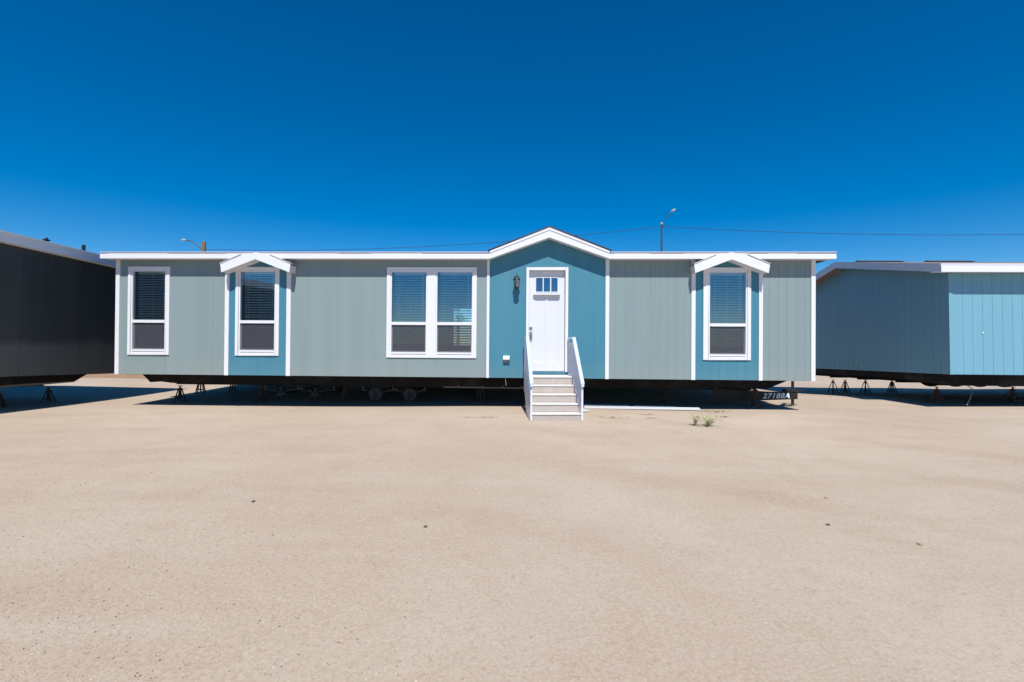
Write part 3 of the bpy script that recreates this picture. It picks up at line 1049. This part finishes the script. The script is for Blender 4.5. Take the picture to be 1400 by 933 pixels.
m.tube([(-0.45, -0.52, 0.60), (-0.42, -0.50, 0.55), (-0.38, -0.52, 0.50), (-0.42, -0.58, 0.44), (-0.7, -1.0, 0.40), (-1.1, -2.0, 0.34), (-1.6, -4.0, 0.30)], 0.03)
m.build("drain_pipe", M_grey_pipe, lh)

# ---------------------------------------------------------------- light blue home on the right
rh = thing("manufactured_home", "light blue manufactured home at the right edge, its gable end wall in shade", "manufactured home", (9.04, 1.0, 0), (R(-1.25), 0, 0))
WD, LN = 6.46, 13.0
m = MB()
siding(m, 0.0, LN, 0.765, 2.99, front, (), 0.207, 0.0055, 0.005, 0, (), 0.1, 0.12)
m.build("wall", M_sky, rh)
m = MB()


def endtop(s):
    return 3.04 + 0.205 * (WD / 2 - abs(s - WD / 2))


siding(m, 0.0, WD, 0.765, endtop, lambda s, d, z: (d, s, z), (), 0.207, 0.0055, 0.005, 0, (WD / 2,), 0.1)
m.build("wall", M_sky, rh)
m = MB()
m.box(LN - 0.1, LN, 0.0, WD, 0.765, 2.99)
m.box(0.1, LN - 0.1, WD - 0.1, WD, 0.766, 2.989)
m.build("wall", M_sky, rh)
ov = 0.30
ox = 0.38
m = MB()
z0_ = 3.11
RP = 0.205
m.prism([(-ov, z0_ - 0.13), (-ov, z0_), (WD / 2, z0_ + RP * (WD / 2 + ov)), (WD + ov, z0_), (WD + ov, z0_ - 0.13), (WD / 2, z0_ - 0.13 + RP * (WD / 2 + ov))], -ox, LN + ov, 'x')
rr_ = m.build("roof", M_bshingle, rh)
m = MB()
for x in (0.2, 2.1, 5.0):                    # a few lifted shingles along the ridge
    m = MB()
    m.prism([(WD / 2 - 0.2, z0_ + RP * (WD / 2 + ov) - 0.02), (WD / 2, z0_ + RP * (WD / 2 + ov) + 0.04), (WD / 2 + 0.2, z0_ + RP * (WD / 2 + ov) - 0.02)], x, x + 1.2, 'x')
    m.build("ridge_cap", M_shingle, rr_)
m = MB()
m.box(-ox - 0.024, LN, -ov - 0.024, -ov - 0.001, 2.93, 3.055)
m.build("fascia", M_white, rh)
m = MB()
m.box(-ox - 0.024, LN, -ov - 0.012, -ov - 0.001, 3.055, 3.115)
m.build("drip_edge", M_drip, rh)
for s in (0, 1):
    m = MB()
    ya, yb = (-ov, WD / 2) if s == 0 else (WD + ov, WD / 2)
    m.prism([(ya, 2.93), (ya, z0_ + 0.004), (yb, z0_ + RP * (WD / 2 + ov) + 0.004), (yb, z0_ + RP * (WD / 2 + ov) - 0.18)], -ox - 0.024, -ox - 0.001, 'x')
    m.build("fascia", M_white, rh)
m = MB()
m.box(-ox, LN, -ov, -0.002, 2.966, 2.976)
m.build("soffit", M_white, rh)
m = MB()
m.box(-0.004, 0.075, -0.018, -0.001, 0.762, 2.96)
o = m.build("corner_trim", M_sky, rh)
for c, ax in (((0.70, -0.001, 1.66), 'y'), ((-0.001, 2.95, 1.02), 'x')):
    m = MB()
    m.lathe([(0.018, 0.0), (0.018, -0.012), (0.010, -0.02), (0.0, -0.021)], c, 14, ax)
    m.build("hose_bib_cap", M_vinyl, rh)
m = MB()
m.prism([(0.05, 0.763), (LN, 0.763), (LN, 0.52), (0.9, 0.52), (0.35, 0.52), (0.06, 0.60)], 0.25, WD - 0.1, 'y')
m.box(0.0, LN, 0.0, WD, 0.757, 0.7635)
m.build("underbelly", M_belly, rh)
for y in (1.1, 2.4, 3.9, 5.2):
    m = MB()
    m.box(0.62, LN - 0.5, y - 0.006, y + 0.006, 0.475, 0.53)
    m.box(0.62, LN - 0.5, y - 0.05, y + 0.05, 0.467, 0.476)
    m.build("chassis_rail", M_steel, rh)
for x in (3.25, 3.97, 4.69, 5.41):
    m = MB()
    m.lathe([(0.18, -0.10), (0.30, -0.11), (0.345, -0.08), (0.355, 0.0), (0.345, 0.08), (0.30, 0.11), (0.18, 0.10)], (x, 4.55, 0.60), 32, 'y')
    wh = m.build("wheel", M_tyre, rh, smooth=True)
    m = MB()
    m.lathe([(0.0, -0.06), (0.06, -0.06), (0.07, -0.03), (0.16, -0.02), (0.185, -0.09), (0.185, 0.09), (0.0, 0.08)], (x, 4.55, 0.60), 24, 'y')
    m.build("rim", M_hub, wh)
m = MB()
m.tube([(1.15, 1.0, 0.53), (1.08, 0.7, 0.42), (0.92, 0.55, 0.26), (0.78, 0.5, 0.06)], 0.009, 6)
m.build("hanging_strap", M_grey_pipe, rh)


# ---------------------------------------------------------------- jack stands
def make_jack(h, spread):
    root = thing("jack_stand", "x", "jack stand")
    m = MB()
    ht = h - 0.06
    for sx, sy in ((1, 1), (1, -1), (-1, 1), (-1, -1)):
        m.beam((sx * spread, sy * spread, 0.0), (sx * 0.022, sy * 0.020, ht), 0.02, 0.02)
    z = h * 0.22
    t = spread * (1 - z / ht) + 0.022 * z / ht
    for a, b in (((-t, -t), (t, -t)), ((t, -t), (t, t)), ((t, t), (-t, t)), ((-t, t), (-t, -t))):
        m.beam((a[0], a[1], z), (b[0], b[1], z), 0.012, 0.018)
    m.build("legs", M_jack, root)
    m = MB()
    m.lathe([(0.026, ht - 0.05), (0.03, ht), (0.03, ht + 0.012), (0.018, ht + 0.013)], (0, 0, 0), 12)
    m.tube([(0, 0, 0.05), (0, 0, h - 0.012)], 0.017)
    m.build("screw", M_jack, root)
    m = MB()
    m.box(-0.036, 0.036, -0.036, 0.036, h - 0.0125, h)
    m.build("top_plate", M_jack, root)
    return root


def place_jacks(h, spread, spots, group):
    proto = make_jack(h, spread)
    for i, (x, y, rz, lab) in enumerate(spots):
        o = proto if i == 0 else copy_tree(proto)
        o.location = (x, y, gz(x, y) - 0.004)
        o.rotation_euler = (0, 0, rz)
        tag(o, lab, "jack stand", group)


place_jacks(0.368, 0.085, [
    (-8.12, 1.15, 0.2, "rusty jack stand at the front left corner under the sage home, half in sun"),
    (-8.1, 3.1, 0.5, "rusty jack stand at the left end of the sage home, second row back"),
    (-8.0, 5.0, 0.9, "rusty jack stand at the left end of the sage home, farthest back"),
    (-6.2, 1.15, 0.1, "dim jack stand under the left teal bay of the sage home"),
    (-4.25, 1.15, 0.7, "dim jack stand just left of the two round brake drums"),
    (-1.12, 1.15, 0.75, "dim jack stand under the sage home, first one left of the stairs"),
    (3.0, 1.15, 0.7, "dim jack stand under the sage home, midway between the stairs and the numbered beam"),
], "jack stands under the sage home")
place_jacks(0.45, 0.10, [
    (4.78, 0.72, 0.78, "jack stand standing in front of the numbered hitch beam"),
    (-8.75, 2.75, 0.4, "larger dark jack stand in the sunlight behind the left end of the sage home"),
], "jack stands under the sage home")
place_jacks(0.335, 0.085, [
    (-10.72, 1.05 - 0.45, 0.3, "jack stand at the far corner of the charcoal home"),
    (-10.78, -0.35, 0.6, "jack stand nearest the left picture edge under the charcoal home"),
], "jack stands under the charcoal home")
place_jacks(0.44, 0.11, [
    (9.72, 6.15, 0.3, "left of two neighbouring jack stands at the back corner of the light blue home"),
    (10.1, 6.15, 0.5, "right of two neighbouring jack stands at the back corner of the light blue home"),
    (10.7, 6.1, 0.1, "jack stand midway under the shaded end wall of the light blue home"),
    (11.45, 6.0, 0.6, "jack stand next to the hanging tyres of the light blue home"),
], "jack stands under the light blue home")
place_jacks(0.405, 0.13, [
    (9.62, 2.06, 0.55, "reddish jack stand at the near corner of the light blue home"),
    (11.35, 2.06, 0.3, "jack stand at the right picture edge under the light blue home"),
], "jack stands under the light blue home")

# ---------------------------------------------------------------- street lamp, pole, cables
sl = thing("street_lamp", "tall dark street lamp with a curved arm rising behind the sage roof", "street lamp", (9.28, 25.0, 0))
m = MB()
m.tube([(0, 0, 0), (0, 0, 4), (0, 0, 10.05)], [0.12, 0.10, 0.058], 12)
m.build("post", M_lamp, sl)
m = MB()
m.tube([(0, 0, 9.55), (0.10, 0, 9.95), (0.28, -0.05, 10.40), (0.48, -0.1, 10.72), (0.68, -0.15, 10.88)], 0.034, 8)
m.build("arm", M_lamp, sl)
m = MB()
m.tube([(0.62, -0.14, 10.86), (0.74, -0.16, 10.95), (0.92, -0.2, 11.04)], [0.04, 0.085, 0.05], 10)
m.build("lamp_head", M_lamphead, sl)
m = MB()
m.lathe([(0.085, 10.0), (0.10, 10.06), (0.08, 10.14), (0.0, 10.17)], (0, 0, 0), 12)
m.build("photocell", M_lamphead, sl)

up = thing("utility_pole", "brown wooden utility pole with a lamp arm, its top showing above the left roofline", "utility pole", (-25.6, 27.0, 0))
m = MB()
m.tube([(0, 0, 0), (0, 0, 4), (0, 0, 9.22)], [0.20, 0.18, 0.155], 14)
m.build("pole", M_wood, up)
m = MB()
m.tube([(-0.1, -0.1, 8.62), (-0.45, -0.15, 8.95), (-0.8, -0.2, 9.2), (-1.15, -0.2, 9.3), (-1.35, -0.2, 9.31)], 0.04, 8)
m.build("lamp_arm", M_lamp, up)
m = MB()
m.tube([(-1.28, -0.2, 9.32), (-1.45, -0.2, 9.34), (-1.68, -0.2, 9.31)], [0.04, 0.09, 0.05], 10)
m.build("lamp_head", M_lamphead, up)

fp = thing("utility_pole", "brown wooden utility pole far to the right carrying the overhead cable", "utility pole", (50.0, 25.5, 0))
m = MB()
m.tube([(0, 0, 0), (0, 0, 10.2)], [0.20, 0.15], 12)
m.build("pole", M_wood, fp)


pt = thing("palm_tree", "fan palm standing far behind the sage home, seen through its double window", "palm tree", (-9.06, 50.0, 0))
m = MB()
m.tube([(0, 0, 0), (0.05, 0, 2), (0.0, 0, 4.9)], [0.26, 0.2, 0.16], 10)
m.build("trunk", M_wood, pt)
m = MB()
prn = random.Random(9)
for k in range(46):
    th = prn.uniform(0, 6.28); el = prn.uniform(-0.9, 1.3); L = prn.uniform(0.7, 1.0)
    d = Vector((math.cos(th) * math.cos(el), math.sin(th) * math.cos(el), math.sin(el)))
    b0 = Vector((0, 0, 4.9)); tip = b0 + d * L
    sd_ = d.cross(Vector((0, 0, 1))).normalized()
    for q in range(-4, 5):
        e = tip + (d * math.cos(q * 0.28) + sd_ * math.sin(q * 0.28)) * 0.55 - Vector((0, 0, 0.12))
        w_ = sd_.cross(d).normalized() * 0.012 + sd_ * 0.035
        m.poly([tip - w_, tip + w_, e])
    m.tube([b0, tip], 0.015, 4)
m.build("crown", M_palm, pt)


def cable(p, q, sag, label, rad=0.016):
    pts = []
    for i in range(41):
        t = i / 40
        pts.append((p[0] + (q[0] - p[0]) * t, p[1] + (q[1] - p[1]) * t, p[2] + (q[2] - p[2]) * t - 4 * sag * t * (1 - t)))
    m = MB(); m.tube(pts, rad, 6)
    o = m.build("overhead_cable", M_wire)
    tag(o, label, "cable", "overhead cables on the poles")


cable((-25.5, 26.9, 8.62), (9.22, 25.02, 9.86), 0.62, "overhead cable running left from the street lamp to the wooden pole")
cable((9.34, 25.02, 9.86), (50, 25.45, 9.95), 0.62, "overhead cable running right from the street lamp out of the picture")

# ---------------------------------------------------------------- boards, paper, blocks, dirt heap
for (x0_, y0_, x1_, y1_, wd_, zz, lab) in (
        (1.10, 0.57, 2.09, 0.50, 0.10, 0.0, "white board lying beside the right of the stairs, nearest the stringer"),
        (2.22, 0.58, 3.03, 0.50, 0.10, 0.0, "short white board lying in the shade edge, second from the stairs"),
        (1.12, 0.33, 3.46, 0.24, 0.09, 0.0, "long thin white board lying in front of the other two")):
    m = MB()
    L = math.hypot(x1_ - x0_, y1_ - y0_)
    m.box(0, L, -wd_ / 2, wd_ / 2, 0, 0.03)
    m.box(0, L, wd_ / 2 - 0.02, wd_ / 2, 0.03, 0.045)
    g0, g1 = gz(x0_, y0_), gz(x1_, y1_)
    o = m.build("trim_plank", M_plank, None, (x0_, y0_, max(g0, g1) + 0.002), bevel=0.003)
    o.rotation_euler = (0, 0, math.atan2(y1_ - y0_, x1_ - x0_))
    tag(o, lab, "board", "white boards on the ground")
m = MB()
pts = [(-0.09, 0.10), (0.06, 0.12), (0.15, -0.03), (-0.02, -0.13)]
for dz in (0, 0.003):
    m.poly([(p[0], p[1], h + dz) for p, h in zip(pts, (0.05, 0.02, 0.0, 0.012))])
for k in range(4):
    a, b = pts[k], pts[(k + 1) % 4]
    hs_ = (0.05, 0.02, 0.0, 0.012)
    m.poly([(a[0], a[1], hs_[k]), (b[0], b[1], hs_[(k + 1) % 4]), (b[0], b[1], hs_[(k + 1) % 4] + 0.003), (a[0], a[1], hs_[k] + 0.003)])
o = m.build("scrap_sheet", M_plank, None, (1.06, -0.16, gz(1.06, -0.16) + 0.004))
tag(o, "bent white scrap sheet lying at the right foot of the stairs", "scrap")

rnd = random.Random(4)
bs = thing("block_pile", "small pile of brown scrap wood blocks behind the numbered beam", "wood pile", (5.72, 2.7, 0))
for k, (x, y, z, a, b, c) in enumerate(((-0.22, 0.0, 0.0, 0.30, 0.14, 0.09), (0.10, 0.03, 0.0, 0.26, 0.14, 0.08), (-0.18, 0.02, 0.091, 0.26, 0.13, 0.07), (0.12, 0.0, 0.081, 0.22, 0.12, 0.08))):
    m = MB()
    m.box(x - a / 2, x + a / 2, y - b / 2, y + b / 2, z, z + c)
    m.build("block", M_block, bs, bevel=0.006)


def heap(loc, rx, ry, hh, label):
    m = MB()
    nr, na = 14, 40
    ph = [rnd.uniform(0, 6.28) for _ in range(8)]
    ring = []
    for i in range(nr + 1):
        t = i / nr
        row = []
        for j in range(na):
            th = 2 * math.pi * j / na
            wob = 1 + 0.12 * math.sin(2 * th + ph[0]) + 0.08 * math.sin(5 * th + ph[1])
            x, y = rx * t * wob * math.cos(th), ry * t * wob * math.sin(th)
            z = hh * (math.cos(math.pi * t) * 0.5 + 0.5) * (1 + 0.15 * math.sin(3 * x + ph[2]) + 0.12 * math.sin(4.1 * y + ph[3])) + rnd.uniform(-0.025, 0.025) * (1 - t) - 0.02 * t
            row.append(len(m.v)); m.v.append((x, y, z))
        ring.append(row)
    for i in range(nr):
        for j in range(na):
            k = (j + 1) % na
            m.f.append((ring[i][j], ring[i][k], ring[i + 1][k], ring[i + 1][j])); m.mi.append(0)
    o = m.build("dirt_heap", M_mound, None, loc, smooth=True)
    tag(o, label, "dirt heap")


heap((-15.2, 9.0, 0.0), 2.6, 2.3, 0.75, "low brown heap of dirt beyond the gap between the charcoal and sage homes")


# ---------------------------------------------------------------- weeds and leaf litter
def weed(loc, n, h, sp, label, dry):
    root = thing("weed", label, "weed", loc, group="weeds in the sand")
    st_, lf = MB(), MB()
    for i in range(n):
        th = rnd.uniform(0, 6.28); sl_ = rnd.uniform(0.15, 1.0) * sp; hh = h * rnd.uniform(0.45, 1.0)
        p = Vector((rnd.uniform(-0.02, 0.02), rnd.uniform(-0.02, 0.02), -0.005))
        q = Vector((math.cos(th) * sl_, math.sin(th) * sl_, hh))
        mid = (p + q) / 2 + Vector((-math.cos(th) * sl_ * 0.15, -math.sin(th) * sl_ * 0.15, hh * 0.12))
        st_.tube([p, mid, q], [0.003, 0.0022, 0.0012], 4)
        for k in range(9):
            t = rnd.uniform(0.15, 1.0)
            c = p.lerp(mid, t * 2) if t < 0.5 else mid.lerp(q, t * 2 - 1)
            a = rnd.uniform(0, 6.28); L = rnd.uniform(0.018, 0.045); wv = L * 0.22
            d = Vector((math.cos(a), math.sin(a), rnd.uniform(-0.1, 0.9))).normalized()
            s_ = d.cross(Vector((0, 0, 1))).normalized() * wv
            lf.poly([c, c + d * L * 0.5 + s_, c + d * L, c + d * L * 0.5 - s_])
    st_.build("stems", M_twig if dry else M_weed, root)
    lf.build("leaves", M_weed, root)


weed((2.77, -1.52, gz(2.77, -1.52)), 18, 0.21, 0.15, "paler wispy weed tuft, left of two in the sand in front of the home", True)
weed((2.98, -1.56, gz(2.98, -1.56)), 34, 0.20, 0.22, "greener bushier weed tuft, right of two in the sand in front of the home", False)


def litter(x, y, n, sp, label):
    m = MB()
    for i in range(n):
        px, py = rnd.gauss(0, sp), rnd.gauss(0, sp * 0.45)
        a = rnd.uniform(0, 6.28); L = rnd.uniform(0.012, 0.035); wv = L * rnd.uniform(0.25, 0.5)
        z = rnd.uniform(0.003, 0.012)
        c, s_ = math.cos(a), math.sin(a)
        def P(u, v, dz):
            return (px + u * c - v * s_, py + u * s_ + v * c, z + dz)
        dz = rnd.uniform(0.002, 0.012)
        m.poly([P(-L, 0, dz), P(0, wv, 0), P(0, -wv, 0)])
        m.poly([P(L, 0, dz), P(0, -wv, 0), P(0, wv, 0)])
    o = m.build("dry_leaves", M_leaf, None, (x, y, gz(x, y)))
    tag(o, label, "dry leaves", "patches of dry leaves on the sand")


litter(-1.11, -1.12, 20, 0.09, "patch of dry leaves left of the stairs, the farther one from them")
litter(-0.78, -1.10, 22, 0.08, "patch of dry leaves left of the stairs, the nearer one to them")
litter(1.53, -0.90, 26, 0.13, "long patch of dry leaves just right of the stairs")
litter(2.24, -0.45, 26, 0.13, "patch of brown leaves below the second white board")
litter(2.20, -0.85, 14, 0.07, "small patch of leaves in front of the second white board")
litter(3.75, 0.10, 60, 0.25, "widest patch of dry leaves, behind the two weeds")
litter(3.63, -0.56, 22, 0.08, "patch of dry leaves to the right behind the greener weed")


# loose stones one can pick out on the sand
def stone(x, y, r, mat, label):
    m = MB()
    bm = bmesh.new()
    bmesh.ops.create_icosphere(bm, subdivisions=2, radius=r)
    for v in bm.verts:
        v.co *= 1 + rnd.uniform(-0.18, 0.18)
        v.co.z *= 0.6
        v.co.x *= 1.25
    me = bpy.data.meshes.new("stone")
    bm.to_mesh(me); bm.free()
    me.materials.append(mat)
    o = bpy.data.objects.new("stone", me)
    col.objects.link(o)
    o.location = (x, y, gz(x, y) + r * 0.25)
    o.rotation_euler = (0, 0, rnd.uniform(0, 6))
    tag(o, label, "stone", "loose stones on the sand")


stone(-2.27, -5.86, 0.015, M_stoneD, "dark stone in the left half of the bare sand, farthest left of the loose stones")
stone(-0.74, -6.33, 0.013, M_stoneD, "dark stone on the sand a little left of the picture's centre line")
stone(2.70, -5.24, 0.013, M_block, "brownish stone on the sand, farthest from the camera of those to the right")
stone(2.29, -5.95, 0.013, M_stoneD, "dark stone on the sand to the right, between two browner ones")
stone(2.70, -6.30, 0.014, M_block, "brownish stone on the sand to the right, nearest the camera")


# gravel: thousands of grains
def gravel():
    import numpy as np
    rng = np.random.RandomState(11)
    base = np.array([(1, 0, 0), (-1, 0, 0), (0, 1, 0), (0, -1, 0), (0, 0, 1), (0, 0, -0.6)], float)
    tri = [(0, 2, 4), (2, 1, 4), (1, 3, 4), (3, 0, 4), (2, 0, 5), (1, 2, 5), (3, 1, 5), (0, 3, 5)]
    V, F, MI = [], [], []
    N = 42000
    ph = rng.uniform(0, 6.28, 12); th = rng.uniform(0, 6.28, 12); fq = rng.uniform(0.5, 2.2, 12)
    k = 0
    while k < N:
        d = math.exp(rng.uniform(math.log(1.4), math.log(7.5)))
        x = rng.uniform(-1.25, 1.25) * d - 0.04 * d; y = -9.757 + d
        dens = sum(math.sin(fq[i] * (x * math.cos(th[i]) + y * math.sin(th[i])) + ph[i]) for i in range(12)) / 3.5
        if rng.rand() > 0.3 + 0.6 * dens:
            continue
        r = min(0.0011 + 0.0007 * rng.exponential(1.0), 0.004) * (1 + 0.07 * d)
        a = rng.uniform(0, 6.28)
        s = np.array([r * rng.uniform(0.8, 1.5), r * rng.uniform(0.7, 1.1), r * rng.uniform(0.5, 0.9)])
        p = base * s
        c_, s_ = math.cos(a), math.sin(a)
        q = np.stack([p[:, 0] * c_ - p[:, 1] * s_ + x, p[:, 0] * s_ + p[:, 1] * c_ + y, p[:, 2] + gz(x, y) + r * 0.25], 1)
        o = len(V)
        V.extend(q.tolist())
        mi = 0 if rng.rand() < 0.09 else (2 if rng.rand() < 0.12 else 1)
        for t in tri:
            F.append((t[0] + o, t[1] + o, t[2] + o)); MI.append(mi)
        k += 1
    me = bpy.data.meshes.new("gravel")
    me.from_pydata(V, [], F)
    for m in (M_stoneD, M_stoneL, M_stoneW):
        me.materials.append(m)
    me.polygons.foreach_set("material_index", MI)
    o = bpy.data.objects.new("gravel", me)
    col.objects.link(o)
    tag(o, "fine tan and dark grit strewn over the sandy lot", "gravel", None, "stuff")


gravel()
